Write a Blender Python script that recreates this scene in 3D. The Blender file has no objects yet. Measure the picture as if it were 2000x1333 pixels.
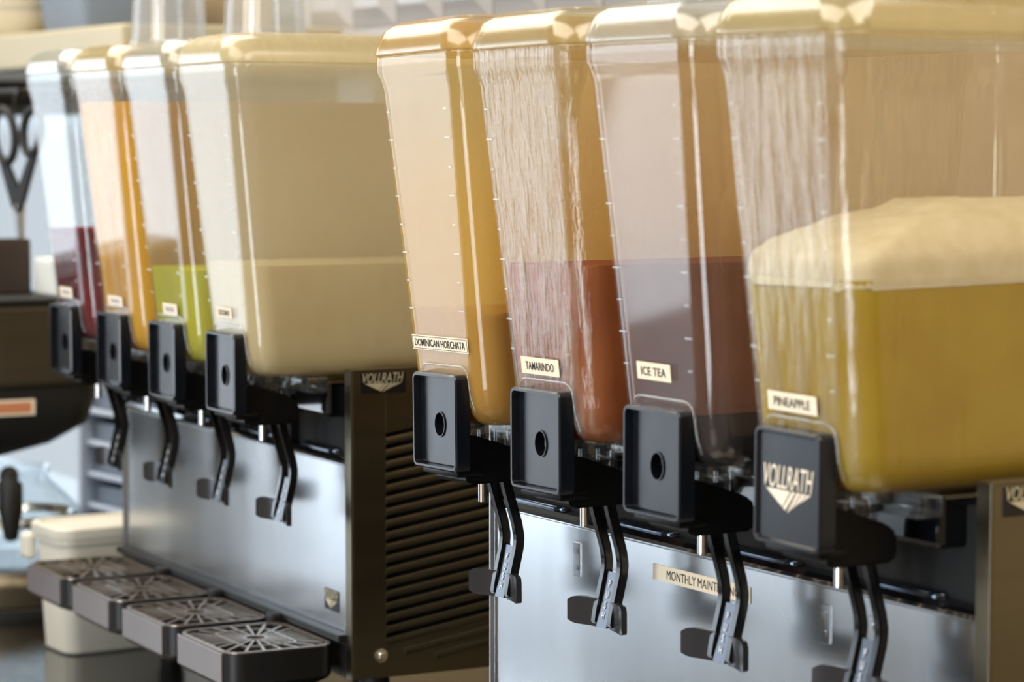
import bpy, bmesh, math, random
from mathutils import Matrix, Vector, noise
random.seed(4)
PI = math.pi
scn = bpy.context.scene
COL = scn.collection

def srgb(r, g, b, a=1.0):
    f = lambda c: (c/12.92 if c <= .04045 else ((c+.055)/1.055)**2.4)
    return (f(r/255), f(g/255), f(b/255), a)

# ------------------------------------------------------------------ camera, world, light, exposure
cam_d = bpy.data.cameras.new('camera')
cam = bpy.data.objects.new('camera', cam_d); COL.objects.link(cam)
yaw, pitch = .5248, .0761
d = Vector((-math.cos(yaw)*math.cos(pitch), math.sin(yaw)*math.cos(pitch), -math.sin(pitch)))
r = d.cross(Vector((0, 0, 1))).normalized(); u = r.cross(d)
cam.matrix_world = Matrix(((r.x, u.x, -d.x, 2.1069), (r.y, u.y, -d.y, -1.1826), (r.z, u.z, -d.z, .6799), (0, 0, 0, 1)))
cam_d.sensor_width = 36; cam_d.lens = 5227.39*36/2000
cam_d.clip_start = .05; cam_d.clip_end = 60
cam_d.dof.use_dof = True; cam_d.dof.focus_distance = 2.40; cam_d.dof.aperture_fstop = 6.3
scn.camera = cam

world = bpy.data.worlds.new('daylight'); scn.world = world; world.use_nodes = True
bg = world.node_tree.nodes['Background']
bg.inputs[1].default_value = 1.0
_nt = world.node_tree; _tc = _nt.nodes.new('ShaderNodeTexCoord'); _sp = _nt.nodes.new('ShaderNodeSeparateXYZ'); _rp = _nt.nodes.new('ShaderNodeValToRGB')
_nt.links.new(_tc.outputs['Generated'], _sp.inputs[0]); _nt.links.new(_sp.outputs[2], _rp.inputs[0]); _nt.links.new(_rp.outputs[0], bg.inputs[0])
_rp.color_ramp.elements[0].position = 0.0; _rp.color_ramp.elements[0].color = (.60, .66, .72, 1)      # pale paving
_rp.color_ramp.elements[1].position = .03; _rp.color_ramp.elements[1].color = (1.7, 1.95, 2.2, 1)     # overcast sky

def area(name, loc, target, sx, sy, power, col):
    L = bpy.data.lights.new(name, 'AREA'); L.shape = 'RECTANGLE'; L.size = sx; L.size_y = sy
    L.energy = power; L.color = col
    o = bpy.data.objects.new(name, L); COL.objects.link(o); o.location = loc
    o.rotation_euler = (Vector(target)-Vector(loc)).to_track_quat('-Z', 'Y').to_euler()
    return o
# left-front shop window daylight, added front fill, and the room's warm ceiling lamps
area('daylight_area', (-4.26, -2.2, .60), (0, -2.2, .60), 3.3, 2.05, 46, (.88, .93, 1.0))
area('daylight_area', (1.4, -4.06, .40), (1.4, 0, .40), 1.35, 2.4, 92, (.94, .97, 1.0))  # added fill light from the unseen front opening
area('ceiling_lamp_light', (.2, -1.3, 1.74), (.2, -1.3, 0), 2.0, 1.3, 30, (1.0, .90, .76))
area('ceiling_lamp_light', (1.9, .1, 1.74), (1.9, .1, 0), 2.0, 1.3, 36, (1.0, .90, .76))
area('ceiling_lamp_light', (-1.7, -.3, 1.74), (-1.7, -.3, 0), 2.0, 1.3, 36, (1.0, .91, .79))

scn.view_settings.view_transform = 'Standard'; scn.view_settings.look = 'None'
scn.view_settings.gamma = 1; scn.view_settings.use_curve_mapping = False
scn.view_settings.exposure = 0.42
cy = scn.cycles
cy.use_denoising = True
cy.use_adaptive_sampling = True; cy.adaptive_threshold = .03
cy.max_bounces = 10; cy.transparent_max_bounces = 96; cy.diffuse_bounces = 3; cy.glossy_bounces = 4
cy.transmission_bounces = 8; cy.sample_clamp_indirect = 6
cy.caustics_reflective = False; cy.caustics_refractive = False

# ------------------------------------------------------------------ materials
def new_mat(name):
    m = bpy.data.materials.new(name); m.use_nodes = True
    nt = m.node_tree; nt.nodes.clear()
    out = nt.nodes.new('ShaderNodeOutputMaterial')
    return m, nt, out
def N(nt, t, **kw):
    n = nt.nodes.new('ShaderNode'+t)
    for k, v in kw.items():
        if k in n.inputs: n.inputs[k].default_value = v
        else: setattr(n, k, v)
    return n
def pbr(name, col, rough=.5, metal=0, coat=0, noise_amt=0, noise_scale=(20, 20, 20), col2=None, bump=0, rough_var=0, spec=.5, trans=0, sss=0, aniso=0):
    m, nt, out = new_mat(name)
    b = N(nt, 'BsdfPrincipled'); nt.links.new(b.outputs[0], out.inputs[0])
    b.inputs['Base Color'].default_value = col; b.inputs['Roughness'].default_value = rough
    b.inputs['Metallic'].default_value = metal; b.inputs['Coat Weight'].default_value = coat
    b.inputs['Specular IOR Level'].default_value = spec; b.inputs['Transmission Weight'].default_value = trans
    if sss:
        b.inputs['Subsurface Weight'].default_value = sss; b.inputs['Subsurface Scale'].default_value = .02
    if noise_amt or bump or rough_var:
        tc = N(nt, 'TexCoord'); mp = N(nt, 'Mapping'); mp.inputs['Scale'].default_value = noise_scale
        nt.links.new(tc.outputs['Object'], mp.inputs[0])
        nz = N(nt, 'TexNoise', Scale=1.0, Detail=5.0); nt.links.new(mp.outputs[0], nz.inputs['Vector'])
        if noise_amt:
            rp = N(nt, 'ValToRGB'); rp.color_ramp.elements[0].position = .35; rp.color_ramp.elements[1].position = .68
            c2 = col2 or tuple(c*(1-noise_amt) for c in col[:3])+(1,)
            rp.color_ramp.elements[0].color = c2; rp.color_ramp.elements[1].color = col
            nt.links.new(nz.outputs[0], rp.inputs[0]); nt.links.new(rp.outputs[0], b.inputs['Base Color'])
        if rough_var:
            mr = N(nt, 'MapRange'); mr.inputs[3].default_value = rough-rough_var; mr.inputs[4].default_value = rough+rough_var
            nt.links.new(nz.outputs[0], mr.inputs[0]); nt.links.new(mr.outputs[0], b.inputs['Roughness'])
        if bump:
            bp = N(nt, 'Bump', Strength=bump, Distance=.002); nt.links.new(nz.outputs[0], bp.inputs['Height'])
            nt.links.new(bp.outputs[0], b.inputs['Normal'])
    return m

def clear(name, film=None, amount=.03, streak=0.0, sscale=(70, 70, 10), rough=.05, tint=(.97, .98, .98, 1), bump=0, base=.042, zfade=None, front=False):
    """clear polycarbonate: see-through, a fresnel gloss and a film of juice residue, condensation or painted veil"""
    m, nt, out = new_mat(name)
    T = N(nt, 'BsdfTransparent'); T.inputs[0].default_value = tint
    film = film or srgb(225, 225, 228)
    D = N(nt, 'BsdfDiffuse'); D.inputs[0].default_value = film
    R = N(nt, 'BsdfTranslucent'); R.inputs[0].default_value = film
    mf = N(nt, 'MixShader'); mf.inputs[0].default_value = .5
    nt.links.new(D.outputs[0], mf.inputs[1]); nt.links.new(R.outputs[0], mf.inputs[2])
    tc = N(nt, 'TexCoord'); mp = N(nt, 'Mapping'); mp.inputs['Scale'].default_value = sscale
    nt.links.new(tc.outputs['Object'], mp.inputs[0])
    nz = N(nt, 'TexNoise', Scale=1.0, Detail=4.0); nt.links.new(mp.outputs[0], nz.inputs['Vector'])
    mr = N(nt, 'MapRange'); mr.inputs[1].default_value = .42; mr.inputs[2].default_value = .72
    mr.inputs[3].default_value = amount; mr.inputs[4].default_value = min(1, amount+streak)
    nt.links.new(nz.outputs[0], mr.inputs[0])
    fac = mr.outputs[0]
    if front:   # front-wall film: condensation, and the mango bowl's painted reflection veil
        s3 = N(nt, 'SeparateXYZ'); nt.links.new(tc.outputs['Normal'], s3.inputs[0])
        ab = N(nt, 'Math', operation='ABSOLUTE'); nt.links.new(s3.outputs[1], ab.inputs[0])
        m4 = N(nt, 'MapRange'); m4.inputs[1].default_value = .6; m4.inputs[2].default_value = .92; m4.inputs[3].default_value = 0; m4.inputs[4].default_value = streak
        nt.links.new(ab.outputs[0], m4.inputs[0])
        ad0 = N(nt, 'Math', operation='ADD'); ad0.inputs[1].default_value = amount; nt.links.new(m4.outputs[0], ad0.inputs[0])
        nt.links.new(ad0.outputs[0], mr.inputs[4])
    if zfade:   # residue that thins out above a height
        sx = N(nt, 'SeparateXYZ'); nt.links.new(tc.outputs['Object'], sx.inputs[0])
        n2 = N(nt, 'TexNoise', Scale=9.0, Detail=3.0); nt.links.new(tc.outputs['Object'], n2.inputs['Vector'])
        ad = N(nt, 'Math', operation='MULTIPLY_ADD'); nt.links.new(n2.outputs[0], ad.inputs[0]); ad.inputs[1].default_value = .16
        nt.links.new(sx.outputs[2], ad.inputs[2])
        z = N(nt, 'MapRange', interpolation_type='SMOOTHSTEP'); z.inputs[1].default_value = zfade[0]; z.inputs[2].default_value = zfade[1]
        z.inputs[3].default_value = 1; z.inputs[4].default_value = zfade[2]
        nt.links.new(ad.outputs[0], z.inputs[0])
        mu = N(nt, 'Math', operation='MULTIPLY'); nt.links.new(fac, mu.inputs[0]); nt.links.new(z.outputs[0], mu.inputs[1]); fac = mu.outputs[0]
    m1 = N(nt, 'MixShader'); nt.links.new(fac, m1.inputs[0]); nt.links.new(T.outputs[0], m1.inputs[1]); nt.links.new(mf.outputs[0], m1.inputs[2])
    G = N(nt, 'BsdfAnisotropic'); G.inputs['Roughness'].default_value = rough+(.13 if name.startswith('lid') else 0); G.inputs[0].default_value = (1, 1, 1, 1)
    lw = N(nt, 'LayerWeight'); lw.inputs[0].default_value = .5
    pw = N(nt, 'Math', operation='POWER'); nt.links.new(lw.outputs['Facing'], pw.inputs[0]); pw.inputs[1].default_value = 2
    fr = N(nt, 'Math', operation='MULTIPLY_ADD', use_clamp=True); nt.links.new(pw.outputs[0], fr.inputs[0]); fr.inputs[1].default_value = .21; fr.inputs[2].default_value = base-.018
    if bump:
        bp = N(nt, 'Bump', Strength=bump, Distance=.002); nt.links.new(nz.outputs[0], bp.inputs['Height'])
        nt.links.new(bp.outputs[0], G.inputs['Normal'])
    m2 = N(nt, 'MixShader'); nt.links.new(fr.outputs[0], m2.inputs[0]); nt.links.new(m1.outputs[0], m2.inputs[1]); nt.links.new(G.outputs[0], m2.inputs[2])
    nt.links.new(m2.outputs[0], out.inputs[0])
    return m

def liquid(name, col, col2, rough=.3, trans=.35, scale=14):
    m, nt, out = new_mat(name)
    tc = N(nt, 'TexCoord'); nz = N(nt, 'TexNoise', Scale=scale, Detail=4.0); nt.links.new(tc.outputs['Object'], nz.inputs['Vector'])
    rp = N(nt, 'ValToRGB'); rp.color_ramp.elements[0].position = .35; rp.color_ramp.elements[1].position = .7
    rp.color_ramp.elements[0].color = col2; rp.color_ramp.elements[1].color = col; nt.links.new(nz.outputs[0], rp.inputs[0])
    D = N(nt, 'BsdfDiffuse'); R = N(nt, 'BsdfTranslucent'); G = N(nt, 'BsdfAnisotropic'); G.inputs['Roughness'].default_value = rough
    nt.links.new(rp.outputs[0], D.inputs[0]); nt.links.new(rp.outputs[0], R.inputs[0])
    a = N(nt, 'MixShader'); a.inputs[0].default_value = trans; nt.links.new(D.outputs[0], a.inputs[1]); nt.links.new(R.outputs[0], a.inputs[2])
    b = N(nt, 'MixShader'); b.inputs[0].default_value = .03; nt.links.new(a.outputs[0], b.inputs[1]); nt.links.new(G.outputs[0], b.inputs[2])
    nt.links.new(b.outputs[0], out.inputs[0])
    return m

M = {}
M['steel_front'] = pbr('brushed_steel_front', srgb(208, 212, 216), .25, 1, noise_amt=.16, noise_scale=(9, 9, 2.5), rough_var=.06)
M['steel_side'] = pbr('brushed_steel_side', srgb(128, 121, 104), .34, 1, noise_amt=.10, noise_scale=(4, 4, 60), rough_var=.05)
M['steel_counter'] = pbr('counter_steel', srgb(120, 118, 112), .20, 1, noise_amt=.2, noise_scale=(8, 30, 8), rough_var=.08)
M['chrome'] = pbr('chrome', srgb(225, 225, 225), .12, 1)
M['rim'] = pbr('well_rim_gloss', srgb(70, 78, 90), .14, .85)
M['glint_gold'] = pbr('gold_glint_tone', srgb(196, 160, 96), .3, .8)  # colour of golden light reflected on the deck
M['black'] = pbr('black_plastic', srgb(8, 8, 10), .45, 0, spec=.25, noise_amt=.3, noise_scale=(60, 60, 60), rough_var=.1)
M['plate_black'] = pbr('face_plate_black', srgb(18, 22, 30), .25, 0, noise_amt=.35, noise_scale=(40, 40, 22), rough_var=.08, spec=.5)
M['gloss_black'] = pbr('gloss_black_plastic', srgb(12, 13, 17), .10, 0, coat=.6)
M['lever'] = pbr('lever_gloss_black', srgb(16, 16, 18), .14, 0, spec=.6)
M['web'] = pbr('lever_push_face', srgb(84, 88, 96), .2, .8)
M['pad'] = pbr('lever_pad', srgb(70, 70, 74), .2, .55)
M['dark'] = pbr('dark_interior', srgb(10, 10, 10), .8)
M['louvre'] = pbr('louvre_steel', srgb(112, 107, 92), .42, 1, noise_amt=.25, noise_scale=(6, 6, 60))
M['tray'] = pbr('tray_grey_metal', srgb(132, 122, 120), .38, .6, noise_amt=.12, noise_scale=(10, 10, 10))
M['tray_grate'] = pbr('tray_grate_metal', srgb(160, 148, 136), .3, .8)
M['tray_black'] = pbr('tray_black_side', srgb(18, 17, 18), .45)
M['paper'] = pbr('label_paper', srgb(240, 225, 200), .6)
M['ink'] = pbr('label_ink', srgb(28, 24, 26), .6)
M['faint_ink'] = pbr('faded_label_ink', srgb(150, 150, 165), .6)
M['badge_black'] = pbr('badge_black', srgb(14, 14, 16), .4)
M['logo_silver'] = pbr('logo_silver', srgb(200, 190, 160), .45, .3)
M['logo_cream'] = pbr('logo_cream_print', srgb(238, 225, 205), .55)
M['white_print'] = pbr('white_print', srgb(244, 246, 250), .5)
M['yellow_tag'] = pbr('yellow_tag', srgb(205, 180, 80), .5)
M['wall_tan'] = pbr('tan_wall_paint', srgb(186, 165, 130), .8, noise_amt=.08, noise_scale=(2, 2, 2))
M['wall_dim'] = pbr('dining_wall_paint', srgb(140, 118, 90), .85, noise_amt=.08, noise_scale=(2, 2, 2))
M['tile'] = pbr('glazed_white_tile', srgb(172, 170, 170), .3, 0)
M['ceiling'] = pbr('ceiling_paint', srgb(205, 198, 182), .9, noise_amt=.04, noise_scale=(3, 3, 3))
M['floor'] = pbr('floor_tile', srgb(120, 108, 92), .35, 0, noise_amt=.3, noise_scale=(2, 2, 2))
M['frame'] = pbr('window_frame_metal', srgb(60, 58, 55), .5, .4)
M['cream'] = pbr('cream_laminate', srgb(184, 174, 146), .5, noise_amt=.05, noise_scale=(4, 4, 4))
M['china'] = pbr('white_china', srgb(225, 218, 200), .25, 0, coat=.3)
M['tub'] = pbr('milky_tub_plastic', srgb(226, 222, 208), .4, 0, noise_amt=.04, noise_scale=(8, 8, 8))
M['dark_wood'] = pbr('dark_wood', srgb(52, 38, 28), .6, noise_amt=.3, noise_scale=(30, 30, 3))
M['wire'] = pbr('dark_wire', srgb(48, 42, 34), .4, .7)
M['rubber'] = pbr('black_rubber', srgb(20, 20, 20), .6)
M['brewer_steel'] = pbr('brewer_steel', srgb(112, 104, 88), .4, .9, noise_amt=.1, noise_scale=(3, 3, 30))
M['white_card'] = pbr('white_card', srgb(232, 238, 238), .6)
M['orange_print'] = pbr('orange_print', srgb(200, 130, 90), .6)
M['pale_blue'] = pbr('pale_blue_plastic', srgb(205, 216, 232), .45)
M['grey_blue'] = pbr('grey_blue_plastic', srgb(110, 122, 138), .5)
M['glass'] = clear('thin_glass', amount=.02, tint=(.93, .95, .96, 1), rough=.03)
M['jar'] = clear('frosted_jar_plastic', film=srgb(215, 215, 215), amount=.16, streak=.10, sscale=(14, 14, 3), rough=.08, base=.08)
M['valve'] = clear('clear_valve_plastic', film=srgb(150, 155, 160), amount=.10, streak=.15, sscale=(120, 120, 20), rough=.08, base=.10)
M['lever_text'] = M['white_print']

# ------------------------------------------------------------------ mesh helpers
class MB:
    def __init__(s): s.bm = bmesh.new()
    def poly(s, pts): return s.bm.faces.new([s.bm.verts.new(p) for p in pts])
    def box(s, x0, x1, y0, y1, z0, z1, bev=0):
        t = bmesh.new(); bmesh.ops.create_cube(t, size=1)
        for v in t.verts: v.co = Vector(((x0+x1)/2+v.co.x*(x1-x0), (y0+y1)/2+v.co.y*(y1-y0), (z0+z1)/2+v.co.z*(z1-z0)))
        if bev: bmesh.ops.bevel(t, geom=list(t.edges), offset=bev, segments=2, affect='EDGES', profile=.5)
        s.merge(t); return s
    def merge(s, t, mat=None):
        if mat is not None: bmesh.ops.transform(t, matrix=mat, verts=list(t.verts))
        me = bpy.data.meshes.new('tmp'); t.to_mesh(me); t.free(); s.bm.from_mesh(me); bpy.data.meshes.remove(me)
    def loft(s, loops, cap0=True, cap1=True, closed=False):
        rows = [[s.bm.verts.new(p) for p in L] for L in loops]
        n = len(rows[0])
        pairs = list(zip(rows, rows[1:]))
        if closed: pairs.append((rows[-1], rows[0]))
        for a, b in pairs:
            for i in range(n):
                j = (i+1) % n
                try: s.bm.faces.new((a[i], a[j], b[j], b[i]))
                except ValueError: pass
        if cap0 and not closed: s.bm.faces.new(rows[0][::-1])
        if cap1 and not closed: s.bm.faces.new(rows[-1])
        return s
    def cyl(s, p0, p1, r0, r1=None, n=20):
        r1 = r0 if r1 is None else r1
        p0, p1 = Vector(p0), Vector(p1); ax = (p1-p0).normalized()
        a = ax.orthogonal().normalized(); b = ax.cross(a)
        s.loft([[p+(a*math.cos(2*PI*i/n)+b*math.sin(2*PI*i/n))*rr for i in range(n)] for p, rr in ((p0, r0), (p1, r1))]); return s
    def tube(s, pts, rad, n=8, closed=False, flat=(1, 1), up=None):
        pts = [Vector(p) for p in pts]; loops = []
        m = len(pts)
        for i, p in enumerate(pts):
            if closed: t = pts[(i+1) % m]-pts[i-1]
            else: t = pts[min(i+1, m-1)]-pts[max(i-1, 0)]
            t.normalize()
            uu = Vector(up) if up else Vector((1, 0, 0))
            if abs(t.dot(uu)) > .95: uu = Vector((0, 0, 1))
            a = (uu-t*uu.dot(t)).normalized(); b = t.cross(a)
            rr = rad[i] if isinstance(rad, (list, tuple)) else rad
            loops.append([p+a*math.cos(2*PI*(k+.5)/n)*rr*flat[0]+b*math.sin(2*PI*(k+.5)/n)*rr*flat[1] for k in range(n)])
        s.loft(loops, closed=closed); return s
    def lathe(s, prof, c=(0, 0, 0), n=32, cap0=True, cap1=True):
        s.loft([[(c[0]+rr*math.cos(2*PI*i/n), c[1]+rr*math.sin(2*PI*i/n), c[2]+z) for i in range(n)] for rr, z in prof], cap0, cap1); return s
    def prism(s, pts, axis, a, b):
        def P(p, w):
            return {'x': (w, p[0], p[1]), 'y': (p[0], w, p[1]), 'z': (p[0], p[1], w)}[axis]
        s.loft([[P(p, a) for p in pts], [P(p, b) for p in pts]]); return s
    def mesh(s, name, mat, smooth=None):
        bmesh.ops.recalc_face_normals(s.bm, faces=list(s.bm.faces))
        me = bpy.data.meshes.new(name); s.bm.to_mesh(me); s.bm.free()
        me.materials.append(mat)
        if smooth:
            me.shade_smooth()
            me.set_sharp_from_angle(angle=math.radians(smooth))
        return me
    def obj(s, name, mat, parent=None, smooth=None, loc=None, rot=None, label=None):
        return put(name, s.mesh(name, mat, smooth), parent, loc, rot, label)

def put(name, me, parent=None, loc=None, rot=None, label=None):
    o = bpy.data.objects.new(name, me); COL.objects.link(o)
    if parent: o.parent = parent
    if loc: o.location = loc
    if rot: o.rotation_euler = rot
    if label: o['label'] = label
    return o
def tag(o, label=None, cat=None, group=None, kind=None):
    for k, v in (('label', label), ('category', cat), ('group', group), ('kind', kind)):
        if v: o[k] = v
    return o
def thing(name, label, cat, loc=(0, 0, 0), rot=(0, 0, 0), group=None):
    o = bpy.data.objects.new(name, None); COL.objects.link(o); o.location = loc; o.rotation_euler = rot
    o.empty_display_size = .05
    return tag(o, label, cat, group)

def rrect(x0, x1, y0, y1, R, k=5, guard=0):
    if guard:   # extra points just past each arc so the flats shade flat
        P = rrect(x0, x1, y0, y1, R, k); q = []
        for a, b in zip(P, P[1:]+P[:1]):
            q.append(a); L = math.hypot(b[0]-a[0], b[1]-a[1])
            if L > .03:
                f = guard/L; q.append((a[0]+(b[0]-a[0])*f, a[1]+(b[1]-a[1])*f)); q.append((b[0]+(a[0]-b[0])*f, b[1]+(a[1]-b[1])*f))
        return q
    pts = []
    for cx, cy_, a0 in ((x1-R, y0+R, -PI/2), (x1-R, y1-R, 0), (x0+R, y1-R, PI/2), (x0+R, y0+R, PI)):
        for i in range(k+1):
            a = a0+PI/2*i/k; pts.append((cx+R*math.cos(a), cy_+R*math.sin(a)))
    return pts
_txt = {}
def text_mesh(body, height, width=None, bold=0.0, shear=0.0, mat=None, spacing=1.0, vertical=False):
    """lettering as a thin mesh in the XZ plane facing -Y, centred, cap height = height, total width = width"""
    key = (body, height, width, bold, shear, mat.name, vertical)
    if key in _txt: return _txt[key]
    cu = bpy.data.curves.new('t', 'FONT'); cu.body = '\n'.join(body) if vertical else body
    cu.size = 1; cu.offset = bold; cu.shear = shear; cu.extrude = .012; cu.space_character = spacing
    cu.align_x = 'CENTER' if vertical else 'LEFT'
    cu.resolution_u = 3
    o = bpy.data.objects.new('t', cu); COL.objects.link(o)
    dg = bpy.context.evaluated_depsgraph_get()
    me = bpy.data.meshes.new_from_object(o.evaluated_get(dg))
    bpy.data.objects.remove(o); bpy.data.curves.remove(cu)
    xs = [v.co.x for v in me.vertices]; ys = [v.co.y for v in me.vertices]
    cx, cyy = (min(xs)+max(xs))/2, (min(ys)+max(ys))/2
    sy = height/(max(ys)-min(ys)); sx = sy if width is None else width/(max(xs)-min(xs))
    for v in me.vertices: v.co = Vector(((v.co.x-cx)*sx, -v.co.z*sy, (v.co.y-cyy)*sy))
    me.materials.clear(); me.materials.append(mat); me.name = 'lettering'
    _txt[key] = me
    return me
def logo_parts(w, h, parent, mat, loc, rot):
    """the maker's mark: slanted lettering over a striped chevron"""
    th = h*.50
    t = put('lettering', text_mesh('VOLLRATH', th, w, 0, .28, mat), parent, None, rot)
    R = Matrix.Rotation(rot[2], 3, 'Z') @ Matrix.Rotation(rot[0], 3, 'X')
    t.location = Vector(loc)+R @ Vector((0, 0, h/2-th/2))
    mb = MB(); zt = -h*.03; zb = -h/2; xl = -w*.46; xr = w*.43; xa = -w*.02
    def at(x): # lower boundary of the chevron
        return zt+(zb-zt)*((x-xl)/(xa-xl) if x < xa else (xr-x)/(xr-xa))
    mb.prism([(xl, zt), (xl+w*.50, zt), (xa-w*.10, at(xa-w*.10))], 'y', -.0002, .0002)
    for k in range(4):
        a = .53+k*.105; b = a+.075
        xa0, xb0 = xl+w*a, xl+w*b
        s0 = max(xa-w*.085+k*w*.055, xl); s1 = s0+w*.045
        mb.prism([(xa0, zt), (xb0, zt), (s1+w*.03*k, at(s1+w*.03*k)), (s0+w*.03*k, at(s0+w*.03*k))], 'y', -.0002, .0002)
    return t, mb.obj('chevron', mat, parent, loc=loc, rot=rot)

# ------------------------------------------------------------------ the setting
X0, X1, Y0, Y1, ZF, ZC = -4.2, 3.4, -4.0, .75, -.92, 1.80
def wall_with_holes(name, axis, pos, thick, a0, a1, z0, z1, holes, mat):
    """axis 'x': wall plane at x=pos running along y; axis 'y': at y=pos running along x"""
    mb = MB()
    cuts = sorted({a0, a1, *[h[0] for h in holes], *[h[1] for h in holes]})
    for c0, c1 in zip(cuts, cuts[1:]):
        hs = [h for h in holes if h[0] <= c0 and h[1] >= c1]
        segs = [(z0, z1)]
        if hs: segs = [(z0, hs[0][2]), (hs[0][3], z1)]
        for s0, s1 in segs:
            if s1-s0 < 1e-4: continue
            lo, hi = sorted((pos, pos+thick))
            if axis == 'x': mb.box(lo, hi, c0, c1, s0, s1)
            else: mb.box(c0, c1, lo, hi, s0, s1)
    o = mb.obj(name, mat); o['kind'] = 'structure'; return o
wb = wall_with_holes('wall_back', 'y', Y1, .12, X0, X1, ZF, ZC, [(-4.14, -2.66, -.25, .76)], M['wall_tan'])
wall_with_holes('wall_left', 'x', X0, -.12, Y0, Y1, ZF, ZC, [(-3.88, -.50, -.80, 1.65)], M['wall_dim'])
wall_with_holes('wall_right', 'x', X1, .12, Y0, Y1, ZF, ZC, [], M['wall_dim'])
wall_with_holes('wall_front', 'y', Y0, -.12, X0, X1, ZF, ZC, [(.68, 2.12, -.85, 1.65)], M['wall_dim'])
for nm, z0, z1, mt in (('floor', ZF-.1, ZF, 'floor'), ('ceiling', ZC, ZC+.1, 'ceiling')):
    o = MB().box(X0-.12, X1+.12, Y0-.12, Y1+.12, z0, z1).obj(nm, M[mt]); o['kind'] = 'structure'
def window(name, axis, pos, a0, a1, z0, z1, nx):
    e = bpy.data.objects.new(name, None); COL.objects.link(e); e['kind'] = 'structure'
    def bx(mb, p0, p1, s0, s1, t0, t1):
        if axis == 'x': mb.box(pos+t0, pos+t1, p0, p1, s0, s1, .004)
        else: mb.box(p0, p1, pos+t0, pos+t1, s0, s1, .004)
    f = MB(); w = .035
    bx(f, a0, a1, z0, z0+w, -.03, .03); bx(f, a0, a1, z1-w, z1, -.03, .03)
    for k in range(nx+1):
        c = a0+(a1-a0)*k/nx; c = min(max(c, a0+w/2), a1-w/2); bx(f, c-w/2, c+w/2, z0+w, z1-w, -.03, .03)
    f.obj('window_frame', M['frame'], e)
    for k in range(nx):
        g = MB(); q0 = a0+(a1-a0)*k/nx+w*.5; q1 = a0+(a1-a0)*(k+1)/nx-w*.5
        bx(g, q0, q1, z0+w, z1-w, -.004, .004); g.obj('pane', M['glass'], e)
    return e
window('window_1', 'y', Y1+.06, -4.14, -2.66, -.25, .76, 1)
window('window_2', 'x', X0-.02, -3.88, -.50, -.80, 1.65, 3)
window('fill_window', 'y', Y0-.02, .68, 2.12, -.85, 1.65, 1)  # unseen front window, added for fill and the bowls' corner highlights
# bevelled glazed tiles over the tan part of the back wall
def tile_mesh(w, h):
    mb = MB(); b = .030; t = .022
    mb.loft([[(-w/2, 0, -h/2), (w/2, 0, -h/2), (w/2, 0, h/2), (-w/2, 0, h/2)],
             [(-w/2, -.006, -h/2), (w/2, -.006, -h/2), (w/2, -.006, h/2), (-w/2, -.006, h/2)],
             [(-w/2+b, -t, -h/2+b), (w/2-b, -t, -h/2+b), (w/2-b, -t, h/2-b), (-w/2+b, -t, h/2-b)]])
    return mb.mesh('tile', M['tile'])
tm = tile_mesh(.146, .146)
for i in range(17):
    for j in range(3):
        put('tile', tm, wb, (-1.95+i*.15, Y1, .925+j*.15))
o = MB().box(-2.03, .55, Y1-.028, Y1, .832, .849, .003).obj('tile_trim', M['tile'], wb)

# ------------------------------------------------------------------ counter
ct = thing('serving_counter', 'long brushed stainless steel counter under the juice dispensers', 'counter', (0, 0, 0))
MB().box(-3.4, 2.0, -.34, .72, -.035, 0, .004).obj('worktop', M['steel_counter'], ct)
MB().box(-3.36, 1.96, -.30, .70, ZF, -.035).obj('base_cabinet', M['brewer_steel'], ct)

# ------------------------------------------------------------------ dispenser cabinets
SL = .0155/.1015   # louvre slope (rise per metre of depth)
def louvre_mesh(y0):
    mb = MB(); y1 = .405; h = .0084
    def sec(y):
        z = (y-.107)*SL
        return [(.000, y, z-h/2), (.0022, y, z-h/2+.001), (.0030, y, z), (.0012, y, z+h/2), (-.004, y, z+h/2+.0008), (-.006, y, z+h/2), (-.003, y, z-h/2+.001)]
    mb.loft([sec(y0), sec(y1)])
    return mb.mesh('louvre', M['louvre'], 40)
def side_panel_mesh(open_slots):
    mb = MB(); t = .0022
    if not open_slots:
        mb.box(-t, 0, .068, .43, .10, .433, .0008); return mb.mesh('side_panel', M['steel_side'])
    mb.box(-t, 0, .068, .107, .10, .433, .0006)                       # front stile
    mb.box(-t, 0, .405, .43, .10, .433, .0006)                        # back stile
    P = .01276; ztop = .3576+.0065
    mb.prism([(.107, ztop), (.405, ztop+.298*SL), (.405, .433), (.107, .433)], 'x', -t, 0)
    zb = .143-.0035
    zb2 = zb-.0235
    mb.prism([(.107, .10), (.405, .10), (.405, zb-.004+.298*SL-.0), (.300, zb-.004+.193*SL), (.107, zb-.004)], 'x', -t-.0004, -.0002)
    # folded edges of the sheet
    mb.box(-.016, 0, .066, .0685, .10, .433, .0006)
    mb.box(-.016, 0, .068, .43, .431, .4335, .0006)
    return mb.mesh('side_panel', M['steel_side'])
def yloop(yc, zc, hw, hd, R, tilt, x0=0, n=6):
    return [(x0+p[0], yc+p[1]*math.cos(tilt), zc+p[1]*math.sin(tilt)) for p in rrect(-hw, hw, -hd, hd, R, n)]
mesh_louvre = [louvre_mesh(y) for y in (.107, .128, .165, .200)]
mesh_panel_r = side_panel_mesh(True); mesh_panel_l = side_panel_mesh(False)
def screw_mesh():
    mb = MB(); mb.lathe([(.0075, 0), (.0075, .0012), (.0045, .0013), (.0042, .0032), (.003, .0042), (.0012, .0042), (.0012, .002)], n=24)
    bmesh.ops.rotate(mb.bm, cent=(0, 0, 0), matrix=Matrix.Rotation(PI/2, 3, 'Y'), verts=list(mb.bm.verts))
    return mb.mesh('screw', M['chrome'], 40)
mesh_screw = screw_mesh()

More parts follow.
